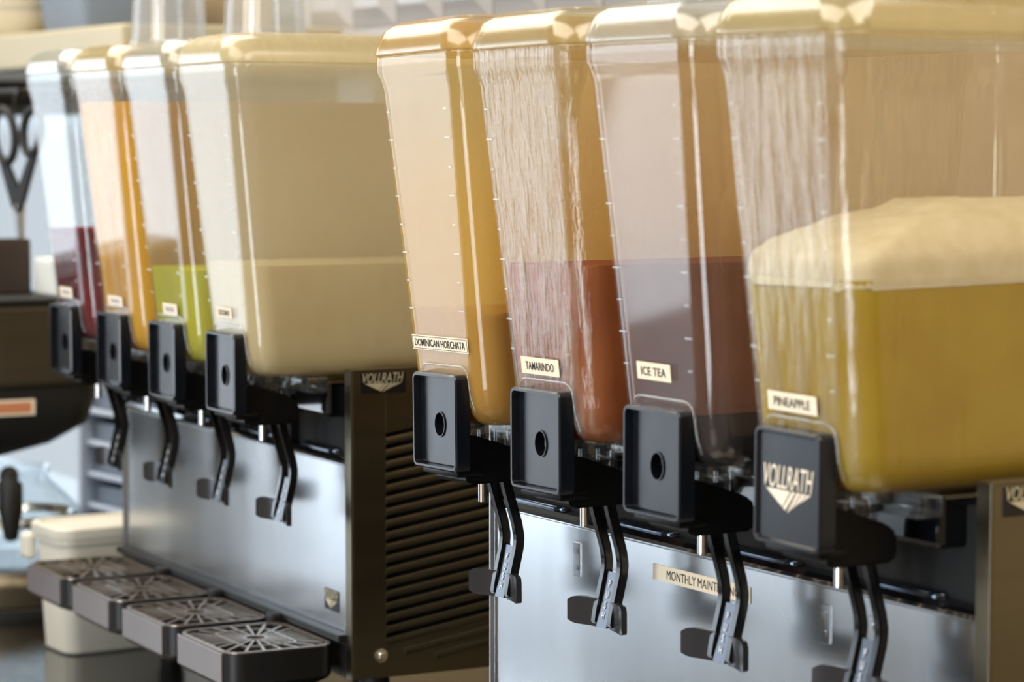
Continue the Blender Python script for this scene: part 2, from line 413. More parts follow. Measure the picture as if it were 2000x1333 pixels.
def cabinet(loc, rot, label, extra):
    t = thing('dispenser_cabinet', label, 'drink dispenser', loc, rot, 'refrigerated dispenser cabinets')
    xl, xr = -.096, .634
    pl = put('side_panel', mesh_panel_l, t, (xl+.0022, 0, 0)); pr_ = put('side_panel', mesh_panel_r, t, (xr, 0, 0))
    for k in range(18):      # steel fins between the slots
        put('louvre', mesh_louvre[0], t, (xr-.001, 0, .3576-.01276*k-.0064+.004))
    for k, zz in ((1, .1235), (2, .1105)):
        put('louvre', mesh_louvre[k], t, (xr+.0004, 0, zz))
    put('screw', mesh_screw, t, (xr, .100, .1245))
    MB().box(xl+.004, xr-.012, .085, .425, .104, .41).obj('inner_housing', M['dark'], t)
    MB().box(xl+.001, xr-.001, .428, .431, .10, .433).obj('back_panel', M['steel_side'], t)
    f = MB(); f.box(xl+.0025, xr-.0165, .072, .0745, .147, .3275, .0007); f.box(xl+.0025, xr-.0165, .072, .080, .3275, .3295, .0007)
    f.obj('front_panel', M['steel_front'], t)
    # narrow steel edge strip in front of each side panel fold
    for xx in (xl+.003, xr-.0165):
        MB().box(xx-.003 if xx < 0 else xx, xx if xx < 0 else xx+.003, .0675, .0745, .10, .41, .0006).obj('edge_strip', M['steel_front'], t)
    # glossy black deck: lip, floor, rear wall, bowl seat
    pr = [(.0715, .3295), (.0700, .333), (.0725, .3370), (.076, .3380), (.150, .3380), (.155, .344), (.156, .415), (.160, .4205), (.424, .4205), (.424, .3295)]
    dk = MB(); dk.prism(pr, 'x', xl+.003, xr-.0165); dk.obj('deck', M['gloss_black'], t, 30)
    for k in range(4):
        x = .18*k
        r_ = MB(); r_.tube(yloop(.0945, .3385, .044, .0165, .010, 0, x-.022), .0042, 10, closed=True, up=(0, 0, 1))
        r_.obj('well_rim', M['rim'], t, 60)
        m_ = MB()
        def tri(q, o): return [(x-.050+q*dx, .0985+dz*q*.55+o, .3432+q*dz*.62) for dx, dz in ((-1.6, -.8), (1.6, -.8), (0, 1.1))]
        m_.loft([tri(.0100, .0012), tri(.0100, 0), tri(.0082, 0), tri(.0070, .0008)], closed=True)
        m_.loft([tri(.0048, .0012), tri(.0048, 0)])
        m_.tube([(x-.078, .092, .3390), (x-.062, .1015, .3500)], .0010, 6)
        m_.obj('triangle_glint', M['glint_gold'], t)  # golden reflections on the black deck, shaped as raised triangle and bar
        # seat block that carries the bowl
        MB().box(x-.045, x+.045, .060, .156, .378, .4205, .005).obj('bowl_seat', M['gloss_black'], t)
        if k < 3: MB().box(x+.0885, x+.0915, .0745, .156, .338, .392, .001).obj('divider', M['gloss_black'], t)
    MB().box(.583, .603, .120, .1225, .338, .372, .0008).obj('yellow_tag', M['yellow_tag'], t)
    # drip tray rail
    rl = MB(); rl.box(xl+.003, xr-.0165, .058, .0740, .139, .147, .001); rl.box(xl+.003, xr-.0165, .066, .0740, .10, .139, .001)
    rl.obj('tray_rail', M['tray_black'], t)
    for k in range(3):
        MB().box(.18*k+.080, .18*k+.100, .046, .060, .128, .146, .003).obj('tray_clip', M['rubber'], t)
    for xx in (xl+.05, xr-.05):
        for yy in (.115, .39):
            lg = MB(); lg.lathe([(.014, 0), (.014, .012), (.017, .016), (.017, .10)], (xx, yy, 0), 20); lg.obj('leg', M['rubber'], t, 40)
    # maker's badge on the side and small one on the front
    bd = MB().box(0, .0008, .077, .1305, .4075, .4295, .0003).obj('side_badge', M['badge_black'], t, loc=(xr, 0, 0))
    logo_parts(.0475, .0205, bd, M['logo_silver'], (.0012, .1035, .4190), (0, 0, PI/2))
    fb = MB().box(.550, .588, .0712, .072, .1655, .1885, .0003).obj('front_badge', M['badge_black'], t)
    logo_parts(.034, .0205, fb, M['logo_silver'], (.569, .0709, .1775), (0, 0, 0))
    if extra:
        for xx in (.058, .432, .492):
            h = MB(); h.box(xx-.006, xx+.006, .0708, .072, .283, .314, .0005)
            for zz in (.291, .306): h.cyl((xx, .0708, zz), (xx, .0700, zz), .0026, n=12)
            h.obj('rivet_plate', M['steel_front'], t, label='small riveted steel plate on the front panel')
        s = MB().box(.184, .330, .0714, .072, .2985, .3125, .0002).obj('maintenance_sticker', M['paper'], t, label='cream sticker reading monthly maintenance')
        put('lettering', text_mesh('MONTHLY MAINTENANCE', .0078, .112, 0, 0, M['ink']), s, (.262, .0713, .3055))
    return t
cabinet((0, 0, 0), (0, 0, 0), 'nearer stainless steel drink dispenser cabinet with a monthly maintenance sticker on its front', True)
BLOC, BROT = Vector((-1.0589, .0443, .003)), -.0408
cabinet((BLOC.x, BLOC.y, 0), (0, 0, BROT), 'farther stainless steel drink dispenser cabinet with its slatted side panel fully showing', False)

# ------------------------------------------------------------------ juice bowls
PROF = [(.4220, .044, -.004, .325, .020), (.4228, .052, -.013, .333, .022), (.4265, .0595, -.021, .341, .024), (.4330, .0650, -.027, .346, .025),
        (.4420, .0682, -.0305, .349, .025), (.4550, .0695, -.0320, .350, .025), (.7300, .0805, -.0600, .362, .022)]
def dims(z):
    for a, b in zip(PROF, PROF[1:]):
        if z <= b[0]:
            f = (z-a[0])/(b[0]-a[0]); return [a[i]+(b[i]-a[i])*f for i in range(1, 5)]
    return list(PROF[-1][1:])
ZB = .4220    # bowls' own origin height
def sec(z, inset=0, dz=0, extra=0):
    hw, yf, yb, R = dims(z)
    hw += extra; yf -= extra*.8; yb += extra
    R = max(R-inset*.5, .006)
    return [(p[0], p[1], z+dz-ZB) for p in rrect(-hw+inset, hw-inset, yf+inset, yb-inset, R, 6, .0012)]
def bowl_mesh():
    mb = MB(); t = .0028
    zs = [p[0] for p in PROF[:-1]] + [.457, .50, .58, .66, .724]
    L = [sec(z) for z in zs]
    L += [sec(.73, extra=.0025, dz=.004), sec(.73, extra=.0045, dz=.009), sec(.73, extra=.0048, dz=.022), sec(.73, extra=.0040, dz=.0240), sec(.73, inset=-.0010, dz=.0240), sec(.73, inset=-.0010, dz=.010)]
    zi = [.722, .66, .58, .50, .457]+[p[0] for p in PROF[:-1]][::-1]
    L += [sec(z, inset=t) for z in zi[:-1]]
    L += [sec(.4232, inset=t, dz=.0018)]
    mb.loft(L)
    return mb
def lid_mesh():
    mb = MB()
    def s(ins, z):
        hw, yf, yb, R = .0853, -.0665, .3655, .026
        return [(p[0], p[1], z-ZB) for p in rrect(-hw+ins, hw-ins, yf+ins, yb-ins, R, 6, .0015)]
    o = [(.0012, .7546), (0, .7555), (.0004, .7600), (.0030, .7690), (.0065, .7765), (.0120, .7815), (.0200, .7850), (.0290, .7864), (.0350, .7866)]
    i = [(.0350, .7842), (.0290, .7840), (.0205, .7826), (.0135, .7795), (.0090, .7750), (.0056, .7685), (.0030, .7600), (.0026, .7546)]
    mb.loft([s(*p) for p in o]+[s(*p) for p in i])
    return mb
def juice_mesh(level, wavy=0, seed=0):
    mb = MB(); t = .0032
    zs = [.4262, .4290, .4350, .4430, .4560]
    zs = [z for z in zs if z < level-.001]
    n = max(2, int((level-.456)/.05)); 
    if level > .47: zs += [.456+(level-.456)*k/n for k in range(1, n)]
    zs.append(level)
    L = [sec(z, inset=t+(.002 if k == 0 else 0)) for k, z in enumerate(zs)]
    if wavy:
        L[-1] = [(p[0], p[1], p[2]+wavy*noise.noise(Vector((p[0]*60, p[1]*60, seed)))) for p in L[-1]]
    mb.loft(L)
    return mb
def foam_mesh(level):
    hw, yf, yb, R = dims(level); t = .0030
    x0, x1, y0, y1 = -hw+t, hw-t, yf+t, yb-t
    rows = []; NR = 30; cx, cyy = .005, .16
    base = rrect(x0, x1, y0, y1, R, 8, .002)
    def hgt(x, y, f):
        side = min(1, (1-f)*1.9)
        h = .048*(side**.42)*(.76+.24*min(1, max(0, (y-y0)/.14)))
        h += .007*noise.noise(Vector((x*28, y*28, 3)))*side+.0022*noise.noise(Vector((x*120, y*120, 1)))
        return level+.006+h
    mb = MB()
    bot = [(p[0], p[1], level-.007+.012*noise.noise(Vector((p[0]*32, p[1]*32, 8)))+.003*noise.noise(Vector((p[0]*110, p[1]*110, 8)))-ZB) for p in base]
    L = [bot]
    for k in range(NR+1):
        f = 1-(k/(NR+.6))**1.5
        L.append([(cx+(p[0]-cx)*f, cyy+(p[1]-cyy)*f, hgt(cx+(p[0]-cx)*f, cyy+(p[1]-cyy)*f, f)-ZB) for p in base])
    mb.loft(L)
    return mb

def plate_meshes(hole):
    hw, z0, z1 = .0408, .382-ZB, .4685-ZB
    def rr(i, R):
        P = rrect(-hw+i, hw-i, z0+i, z1-i, R, 4); q = []
        for a, b in zip(P, P[1:]+P[:1]):
            n = 8 if math.hypot(b[0]-a[0], b[1]-a[1]) > .02 else 1
            q += [(a[0]+(b[0]-a[0])*k/n, a[1]+(b[1]-a[1])*k/n) for k in range(n)]
        return q
    Y = lambda pts, y: [(p[0], y, p[1]) for p in pts]
    mb = MB()
    zc = (z0+z1)/2-.003
    face = rr(.0044, .0028)
    yb, yf, yr = -.0300, -.0455, -.0385
    if hole:
        circ = [(.0088*math.cos(a), zc+.0105*math.sin(a)) for a in [math.atan2(p[1]-zc, p[0]) for p in face]]
        mb.loft([Y(circ, yb), Y(rr(.001, .005), yb), Y(rr(0, .006), yb-.001), Y(rr(0, .006), yf+.0015), Y(rr(.0012, .005), yf), Y(rr(.0032, .004), yf),
                 Y(rr(.0040, .003), yr+.0006), Y(face, yr), Y(circ, yr)], closed=True)
        c2 = [(p[0]*1.10, zc+(p[1]-zc)*1.10) for p in circ]
        mb.loft([Y(circ, yr-.0001), Y(circ, yr-.0012), Y(c2, yr-.0012), Y(c2, yr-.0001)], closed=True)
    else:
        mb.loft([Y(rr(.001, .005), yb), Y(rr(0, .006), yb-.001), Y(rr(0, .006), yf+.0015), Y(rr(.0012, .005), yf), Y(rr(.0032, .004), yf), Y(rr(.0045, .003), yf+.0022), Y(face, yf+.0025)])
    return mb.mesh('face_plate', M['plate_black'], 20)
mesh_plate = plate_meshes(True); mesh_plate_logo = plate_meshes(False)
def arm_mesh():
    mb = MB()
    pr = [(-.030, .3745), (-.030, .4120), (-.020, .4135), (.020, .4000), (.030, .3955), (.0345, .390), (.0350, .3740), (.031, .3695), (-.024, .3690)]
    mb.prism([(p[0], p[1]-ZB) for p in pr], 'x', -.030, .030)
    bmesh.ops.bevel(mb.bm, geom=[e for e in mb.bm.edges], offset=.0022, segments=2, affect='EDGES')
    m2 = MB(); m2.box(-.033, .033, -.040, -.012, .3765-ZB, .3835-ZB, .002)
    m2.bm.to_mesh(me := bpy.data.meshes.new('x')); mb.bm.from_mesh(me)
    return mb.mesh('valve_arm', M['black'], 40)
mesh_arm = arm_mesh()
def ridge_mesh():
    mb = MB(); pts = []
    hw, zt, R = .0435, .4755-ZB, .012
    def yz(z): zz = z+ZB; return dims(zz)[1]-.0004
    path = [(-hw, zt-.010)]
    path += [(-hw+R-R*math.cos(a), zt-R+R*math.sin(a)) for a in [PI/2*k/5 for k in range(6)]]
    path += [(hw-R+R*math.sin(a), zt-R+R*math.cos(a)) for a in [PI/2*k/5 for k in range(6)]]
    path += [(hw+.001, zt-.026), (hw+.0035, zt-.040)]
    mb.tube([(p[0], yz(p[1]), p[1]) for p in path], .0013, 8, up=(0, 1, 0))
    return mb
def ticks_mesh():
    mb = MB()
    for k in range(9):
        z = .500+k*.0255
        hw, yf = dims(z)[0], dims(z)[1]
        big = .0050 if k % 2 else .0030
        for s in (-1, 1):
            xc = s*(hw-(.0285 if s > 0 else .0225))
            mb.box(xc-big, xc+big, yf-.0010, yf+.0002, z-ZB-.0009, z-ZB+.0009, .0003)
    return mb
def valve_mesh():
    mb = MB()
    prof = [(.021, .3920), (.021, .3990), (.0185, .4005), (.0185, .4120), (.024, .4135), (.024, .4215)]
    mb.lathe([(a, z-ZB) for a, z in prof], (0, .012, 0), 24)
    for k in range(8):
        a = 2*PI*k/8; mb.box(.020*math.cos(a)-.0012, .020*math.cos(a)+.0012, .012+.020*math.sin(a)-.0012, .012+.020*math.sin(a)+.0012, .400-ZB, .413-ZB)
    mb.box(-.052, .052, .034, .060, .403-ZB, .4210-ZB, .004)
    return mb.mesh('valve_housing', M['valve'], 40)
mesh_valve = valve_mesh()
mesh_nozzle = MB().cyl((0, .004, .3495-ZB), (0, .004, .3700-ZB), .0040, n=18).mesh('nozzle', M['chrome'], 40)
def lever_meshes():
    out = []
    cl = [(.020, .3740), (.0225, .362), (.0275, .345), (.0325, .328), (.0345, .316), (.0335, .306), (.0295, .290), (.0255, .274), (.0235, .262)]
    for s in (-1, 1):
        mb = MB(); mb.tube([(s*.0125, y, z-ZB) for y, z in cl], .0058, 4, flat=(1.0, 1.05))
        bmesh.ops.bevel(mb.bm, geom=list(mb.bm.edges), offset=.0012, segments=2, affect='EDGES')
        out.append(mb.mesh('lever_arm', M['lever'], 50))
    mb = MB(); wl = [(.0318, .3075), (.0302, .300), (.0262, .284), (.0218, .268), (.0200, .2605)]
    mb.loft([[(-.0078, y, z-ZB), (.0078, y, z-ZB), (.0078, y+.005, z-ZB), (-.0078, y+.005, z-ZB)] for y, z in wl])
    out.append(mb.mesh('push_face', M['web'], 30))
    mb = MB(); rows = []
    def py(x): return .0240-.0110*(abs(x)/.044)**2
    for side in (-1, 1):
        n = 8; loops = []
        for k in range(n+1):
            x = side*(.0085+(.044-.0085)*k/n)
            zt, zb = .2835, .2592
            if k == n: zt -= .004; zb += .003
            if k == n-1: zt -= .0010; zb += .0008
            loops.append([(x, py(x), zb-ZB), (x, py(x)+.0055, zb-ZB), (x, py(x)+.0055, zt-ZB), (x, py(x), zt-ZB)])
        mb.loft(loops)
    out.append(mb.mesh('lever_pad', M['pad'], 40))
    return out
LEV = lever_meshes()
mesh_bowls = bowl_mesh(); mesh_bowl_base = mesh_bowls.mesh('bowl_shell', M['glass'], 35)
mesh_lid_base = lid_mesh().mesh('lid', M['glass'], 35)
mesh_ridge_base = ridge_mesh().mesh('moulded_ridge', M['valve'], 60)
mesh_ticks_base = ticks_mesh().mesh('graduation_marks', clear('moulded_mark_plastic', amount=.08, base=.07))

def bowl(name_label, unit, k, shell, lidmat, juice, level, sticker, dx=0, tilt=0, logo=False, foam=None, wavy=0):
    if unit == 'A': loc = Vector((.18*k+dx, 0, ZB)); rz = 0
    else:
        c, s = math.cos(BROT), math.sin(BROT); x = .18*k+dx
        loc = Vector((BLOC.x+c*x, BLOC.y+s*x, ZB+BLOC.z)); rz = BROT
    t = thing('juice_bowl', name_label, 'juice bowl', loc, (0, tilt, rz), 'juice bowls on the dispensers')
    def share(base, nm, mat):
        me = base.copy(); me.materials.clear(); me.materials.append(mat); return put(nm, me, t)
    share(mesh_bowl_base, 'bowl_shell', shell)
    share(mesh_lid_base, 'lid', lidmat)
    put('moulded_ridge', mesh_ridge_base, t)
    tk = put('graduation_marks', mesh_ticks_base, t); tk['kind'] = 'stuff'
    jm = juice_mesh(level, wavy, k).obj('juice', juice, t, 40)
    if foam: foam_mesh(level).obj('foam', foam, t, 60)
    put('valve_arm', mesh_arm, t); put('valve_housing', mesh_valve, t); put('nozzle', mesh_nozzle, t)
    fp = put('face_plate', mesh_plate_logo if logo else mesh_plate, t, label='black face plate printed with the maker logo' if logo else None)
    if logo:
        logo_parts(.060, .0340, fp, M['logo_cream'], (0, -.0432, .4245-ZB), (0, 0, 0))
    put('lever_arm', LEV[0], t); put('lever_arm', LEV[1], t); put('lever_pad', LEV[3], t)
    wf = put('push_face', LEV[2], t)
    ang = math.atan2(.0318-.0200, .3075-.2605)
    put('lettering', text_mesh('PUSH', .034, .0034, 0, 0, M['lever_text'], vertical=True), wf, (0, .0253, .2840-ZB), (-ang, 0, 0))
    txt, sx, sz, sw, sh = sticker
    th = math.atan2(.028, .275)
    yb = dims(sz)[1]
    st = MB().box(-sw/2, sw/2, -.0004, 0, -sh/2, sh/2, .0001).obj('name_sticker', M['paper'], t, loc=(sx, yb-.0004, sz-ZB), rot=(th, 0, 0), label='white sticker'+(' reading '+txt.lower() if txt else ' with faded print'))
    if txt:
        put('lettering', text_mesh(txt, sh*.48, sw*(.90 if len(txt) > 10 else .74), .004, 0, M['ink']), st, (0, -.0007, 0))
        if len(txt) > 10:   # printed thin border
            b = MB(); w2, h2 = sw/2-.0012, sh/2-.0012
            for q in ((-w2, w2, -h2, -h2+.0003), (-w2, w2, h2-.0003, h2), (-w2, -w2+.0003, -h2, h2), (w2-.0003, w2, -h2, h2)): b.box(q[0], q[1], -.0007, -.0004, q[2], q[3])
            b.obj('printed_border', M['ink'], st)
    else:
        b = MB()
        for q in range(5): b.box(-sw*.30+q*sw*.125, -sw*.30+q*sw*.125+sw*.085, -.0006, -.0004, -sh*.20, sh*.20)
        b.obj('faded_print', M['faint_ink'], st)
    return t

L_coco = liquid('coconut_milk', srgb(242, 226, 180), srgb(236, 218, 168))
L_lime = liquid('lime_juice', srgb(220, 212, 48), srgb(205, 198, 42))
L_mango = liquid('mango_juice', srgb(250, 196, 8), srgb(240, 182, 6))
L_red = liquid('hibiscus_juice', srgb(128, 0, 18), srgb(90, 0, 12), trans=.2)
L_hor = liquid('horchata', srgb(196, 124, 58), srgb(180, 108, 44))
L_tam = liquid('tamarind_juice', srgb(178, 100, 42), srgb(154, 78, 32))
L_tea = liquid('dark_ice_tea', srgb(28, 15, 8), srgb(16, 9, 6), trans=.1, rough=.15)
L_pine = liquid('pineapple_juice', srgb(200, 172, 20), srgb(190, 156, 14))
L_foam = liquid('pineapple_foam', srgb(238, 228, 200), srgb(226, 214, 178), rough=.6, scale=60)
S_clear = clear('bowl_plastic_clear', amount=.03, streak=.05)
S_clear_b = clear('bowl_plastic_clear_blue', film=srgb(215, 222, 235), amount=.02, streak=.04)
S_coco = clear('bowl_plastic_coconut_film', film=srgb(226, 214, 186), amount=.22, streak=.06, sscale=(20, 20, 5))
S_mango = clear('bowl_plastic_mango_veil', film=srgb(236, 222, 210), amount=.05, streak=.30, sscale=(80, 80, 6), front=True)  # pinkish white front film; bright window reflection put into the colour
S_hor = clear('bowl_plastic_horchata_film', tint=(.985, .97, .91, 1), film=srgb(228, 192, 106), amount=.36, streak=.14, sscale=(14, 14, 5), zfade=(.24, .40, .35))
S_tam = clear('bowl_plastic_wet', tint=(.98, .96, .91, 1), film=srgb(225, 218, 208), amount=.03, streak=.36, sscale=(130, 130, 17), bump=1.0, front=True)
S_tea = clear('bowl_plastic_tea', tint=(.97, .955, .93, 1), film=srgb(215, 210, 215), amount=.02, streak=.03, sscale=(18, 18, 6))
S_pine = clear('bowl_plastic_condensation', tint=(.98, .972, .95, 1), film=srgb(215, 205, 190), amount=.04, streak=.26, sscale=(95, 95, 13), bump=.8, front=True)
D_clear = clear('lid_plastic_clear', film=srgb(230, 230, 222), amount=.08, streak=.05, base=.08)
D_hor = clear('lid_plastic_yellow_film', film=srgb(220, 178, 84), amount=.26, streak=.2, sscale=(40, 40, 40), base=.08)
D_cream = clear('lid_plastic_cream_film', film=srgb(232, 218, 178), amount=.40, streak=.1, base=.06)
D_pine = clear('lid_plastic_pine_film', tint=(.975, .955, .89, 1), film=srgb(206, 190, 134), amount=.15, streak=.14, sscale=(60, 60, 20), base=.08)

bowl('clear juice bowl of tan liquid with the sticker reading dominican horchata', 'A', 0, S_hor, D_hor, L_hor, .524, ('DOMINICAN HORCHATA', -.003, .4945, .104, .0135), dx=.0025, tilt=-.0215, wavy=.008)
bowl('clear juice bowl half full of reddish brown liquid with the sticker reading tamarindo', 'A', 1, S_tam, D_pine, L_tam, .573, ('TAMARINDO', -.006, .4870, .062, .0145), tilt=-.011, wavy=.004)
bowl('nearly empty clear juice bowl with the sticker reading ice tea', 'A', 2, S_tea, D_clear, L_tea, .4520, ('ICE TEA', -.009, .4960, .048, .0140), dx=-.001)
bowl('clear juice bowl of yellow juice under thick foam with the sticker reading pineapple', 'A', 3, S_pine, D_pine, L_pine, .580, ('PINEAPPLE', -.007, .4870, .060, .0140), dx=-.001, tilt=.010, logo=True, foam=L_foam)
bowl('clear juice bowl half full of dark red juice at the far end of the row', 'B', 0, S_clear_b, D_clear, L_red, .5625, ('', -.004, .4835, .048, .013))
bowl('clear juice bowl full of orange yellow juice beside the dark red one', 'B', 1, S_mango, D_pine, L_mango, .7180, ('', 0, .4825, .050, .012))
bowl('clear juice bowl with lime green juice below an empty upper half', 'B', 2, S_clear, D_clear, L_lime, .5290, ('', .005, .4830, .045, .013))
bowl('clear juice bowl half full of creamy white liquid with the sticker reading coconut', 'B', 3, S_coco, D_cream, L_coco, .5420, ('COCONUT', -.008, .4890, .043, .0115))

# ------------------------------------------------------------------ drip trays
def tray_meshes():
    pan = MB(); x0, x1, y0, y1 = -.078, .077, -.068, .056; z1 = .1345
    def s(i, z, R=.020): return [(p[0], p[1], z) for p in rrect(x0+i, x1-i, y0+i, y1-i, R, 4)]
    pan.loft([s(.012, .092), s(.002, .099), s(0, .102), s(0, z1), s(.0018, z1), s(.0030, .108), s(.004, .106)])
    g = MB(); zt, zl = .1360, .1335
    def ring(a, b, loop=True): g.loft([a(zl), a(zt), b(zt), b(zl)], closed=True)
    rr = lambda i, R: (lambda z: [(p[0], p[1], z) for p in rrect(x0+i, x1-i, y0+i, y1-i, R, 6)])
    ring(rr(.0005, .020), rr(.0045, .017)); ring(rr(.030, .012), rr(.0325, .010))
    cx, cy_ = 0, (y0+y1)/2
    ci = lambda r0: (lambda z: [(cx+r0*math.cos(2*PI*k/28), cy_+r0*math.sin(2*PI*k/28), z) for k in range(28)])
    ring(ci(.0135), ci(.0105))
    for k in range(24):
        a = 2*PI*k/24; c, s_ = math.cos(a), math.sin(a)
        R = min((x1-x0)/2/max(abs(c), 1e-6), (y1-y0)/2/max(abs(s_), 1e-6))-.004
        R = min(R, .078)
        w = .0012
        p = lambda rr_, q, z: (cx+c*rr_-s_*q, cy_+s_*rr_+c*q, z)
        g.loft([[p(.012, -w, zl), p(.012, w, zl), p(.012, w, zt-.0003), p(.012, -w, zt-.0003)], [p(R, -w*1.4, zl), p(R, w*1.4, zl), p(R, w*1.4, zt-.0003), p(R, -w*1.4, zt-.0003)]])
    fr = MB(); fr.box(x0+.006, x1-.018, y0-.0012, y0+.0005, .1005, .1335, .0008)
    fr.prism([(y0-.0010, .1003), (y0+.0010, .1003), (y0+.0055, .0955), (y0+.0045, .0950)], 'x', x0+.012, x1-.022)
    global mf_; mf_ = fr.mesh('tray_front', M['tray'])
    return pan.mesh('pan', M['tray_black'], 30), g.mesh('grate', M['tray_grate'])
mp_, mg_ = tray_meshes()
ORD = ['farthest', 'second farthest', 'third farthest', 'nearest']
for u_, lc, rz in (('B', (BLOC.x, BLOC.y, .002), BROT), ('A', (0, 0, 0), 0)):
    for k in range(4):
        c, s = math.cos(rz), math.sin(rz)
        t = thing('drip_tray', ['grey metal drip tray with spoked grate under the dark red juice', 'grey metal drip tray with spoked grate under the orange yellow juice', 'grey metal drip tray with spoked grate under the lime green juice', 'grey metal drip tray with spoked grate under the coconut bowl'][k] if u_ == 'B' else ['drip tray below the dominican horchata lever', 'drip tray below the tamarindo lever', 'drip tray below the ice tea lever', 'drip tray below the pineapple lever'][k],
                  'drip tray', (lc[0]+c*.18*k, lc[1]+s*.18*k, lc[2]), (0, 0, rz), 'drip trays')
        put('pan', mp_, t); put('tray_front', mf_, t); put('grate', mg_, t)

# ------------------------------------------------------------------ clear jars on the far lids
def jar(loc, label):
    t = thing('clear_cup', label, 'cup', loc, group='clear cups on the far bowls')
    mb = MB(); mb.lathe([(.049, 0), (.050, .002), (.050, .008), (.0475, .012), (.0385, .165), (.0365, .170), (.0345, .168), (.0450, .014), (.0455, .0005)], n=40, cap0=False, cap1=False)
    mb.bm.faces.ensure_lookup_table(); mb.obj('cup_wall', M['jar'], t, 40)
    b = MB(); b.cyl((0, 0, .166), (0, 0, .169), .0355, n=40); b.obj('cup_base', M['jar'], t, 40)
    return t
def onB(x, y, z):
    c, s = math.cos(BROT), math.sin(BROT); return (BLOC.x+c*x-s*y, BLOC.y+s*x+c*y, BLOC.z+z)
jar(onB(.06, .080, .7868), 'inverted clear plastic cup standing on the lid of the orange yellow juice bowl')
jar(onB(.345, .090, .7868), 'inverted clear plastic cup standing on the lids of the lime and coconut bowls')

# ------------------------------------------------------------------ lidded tub on the counter
tb = thing('storage_tub', 'square milky plastic tub with snap lid standing on the counter behind the drip trays', 'tub', (-1.235, .130, 0), (0, 0, .04))
def tl(hx, hy, z, R=.022): return [(p[0], p[1], z) for p in rrect(-hx, hx, -hy, hy, R)]
mb = MB(); mb.loft([tl(.042, .076, 0, .018), tl(.046, .080, .003, .02), tl(.052, .088, .146), tl(.056, .092, .148), tl(.056, .092, .156), tl(.052, .088, .157), tl(.049, .085, .150), tl(.043, .077, .006)])
mb.obj('tub_body', M['tub'], tb, 35)
mb = MB(); mb.loft([tl(.058, .094, .154, .024), tl(.059, .095, .158, .024), tl(.059, .095, .168, .024), tl(.057, .093, .170, .024), tl(.050, .086, .170, .02), tl(.049, .085, .1665, .02)]); mb.obj('tub_lid', M['tub'], tb, 35)
MB().box(-.066, -.040, -.102, -.086, .118, .154, .006).obj('tub_tab', M['tub'], tb)
for q in range(6): pass

# ------------------------------------------------------------------ coffee brewer at the far left
br = thing('coffee_brewer', 'stainless steel coffee brewer with black brew basket at the left edge', 'coffee maker', (-1.72, .0, 0))
MB().box(-.02, .16, -.18, .258, .320, .440, .008).obj('brewer_head', M['brewer_steel'], br)
MB().box(-.03, .165, -.19, .262, .440, .449, .003).obj('warmer_rim', M['rubber'], br)
MB().box(-.24, -.06, -.38, -.10, .012, .440, .01).obj('brewer_column', M['brewer_steel'], br)
MB().box(-.062, -.018, -.18, -.10, .325, .435, .005).obj('head_bracket', M['brewer_steel'], br)
mb = MB(); mb.loft([[(p[0]+.07, p[1]+.03, z) for p in rrect(-hx, hx, -hy, hy, min(hx, .05))] for hx, hy, z in ((.030, .10, .216), (.058, .165, .232), (.080, .215, .262), (.084, .226, .300), (.084, .228, .3195))]); mb.obj('brew_basket', M['rubber'], br, 40)
wl = MB().box(.1545, .1555, .035, .148, .280, .303, .0003).obj('warning_sticker', M['paper'], br, label='small warning sticker on the brew basket')
MB().box(.1556, .1560, .080, .142, .284, .299).obj('orange_print', M['orange_print'], wl)
mb = MB(); mb.lathe([(.135, .012), (.140, .016), (.140, .045), (.128, .052), (.124, .062), (.0, .062)], (.10, .115, 0), 40, cap1=False); mb.obj('warming_base', M['brewer_steel'], br, 40)
mb = MB(); mb.lathe([(.150, 0), (.150, .012), (.145, .014)], (.10, .115, 0), 40); mb.obj('base_plate', M['rubber'], br, 40)
cf = thing('glass_carafe', 'clear glass coffee carafe with black handle under the brew basket', 'carafe', (-1.62, .130, .063))
mb = MB(); mb.lathe([(.075, .001), (.108, .003), (.118, .030), (.112, .062), (.078, .098), (.052, .122), (.058, .138), (.0555, .138), (.0495, .122), (.0755, .097), (.1095, .061), (.1155, .030), (.106, .0055), (.06, .0035)], n=44); mb.obj('carafe_glass', M['glass'], cf, 40)
mb = MB(); mb.tube([(.050, -.020, .128), (.090, -.035, .136), (.122, -.045, .124), (.132, -.048, .092), (.118, -.043, .050)], [.011, .014, .018, .017, .010], 12); mb.obj('carafe_handle', M['rubber'], cf, 50)
mb = MB(); mb.lathe([(.090, .058), (.098, .058), (.100, .064), (.090, .072)], n=40, cap0=False, cap1=False); mb.obj('carafe_band', M['chrome'], cf, 40)
nb = thing('paper_box', 'bright white box standing on top of the coffee brewer', 'box', (-1.610, .248, .449))
mb = MB(); mb.box(-.06, .045, -.062, .02, 0, .052, .003); mb.obj('carton', M['white_card'], nb)
MB().box(-.058, .043, -.0605, .0185, .052, .054, .0005).obj('flap', M['white_card'], nb)

# unseen dark cupboard, added to darken what the side panels reflect
tc_ = thing('added_cupboard', 'unseen dark wooden cupboard added for the side panels to reflect', 'cupboard', (2.3, .36, ZF))
MB().box(-.28, 1.05, -.10, .38, 0, 2.6, .004).obj('carcass', M['dark_wood'], tc_)
for k in range(2): MB().box(-.27+k*.66, .37+k*.66, -.122, -.101, .05, 2.55, .004).obj('cupboard_door', M['dark_wood'], tc_)
MB().box(.36, .375, -.15, -.122, 1.1, 1.3, .004).obj('door_handle', M['chrome'], tc_)

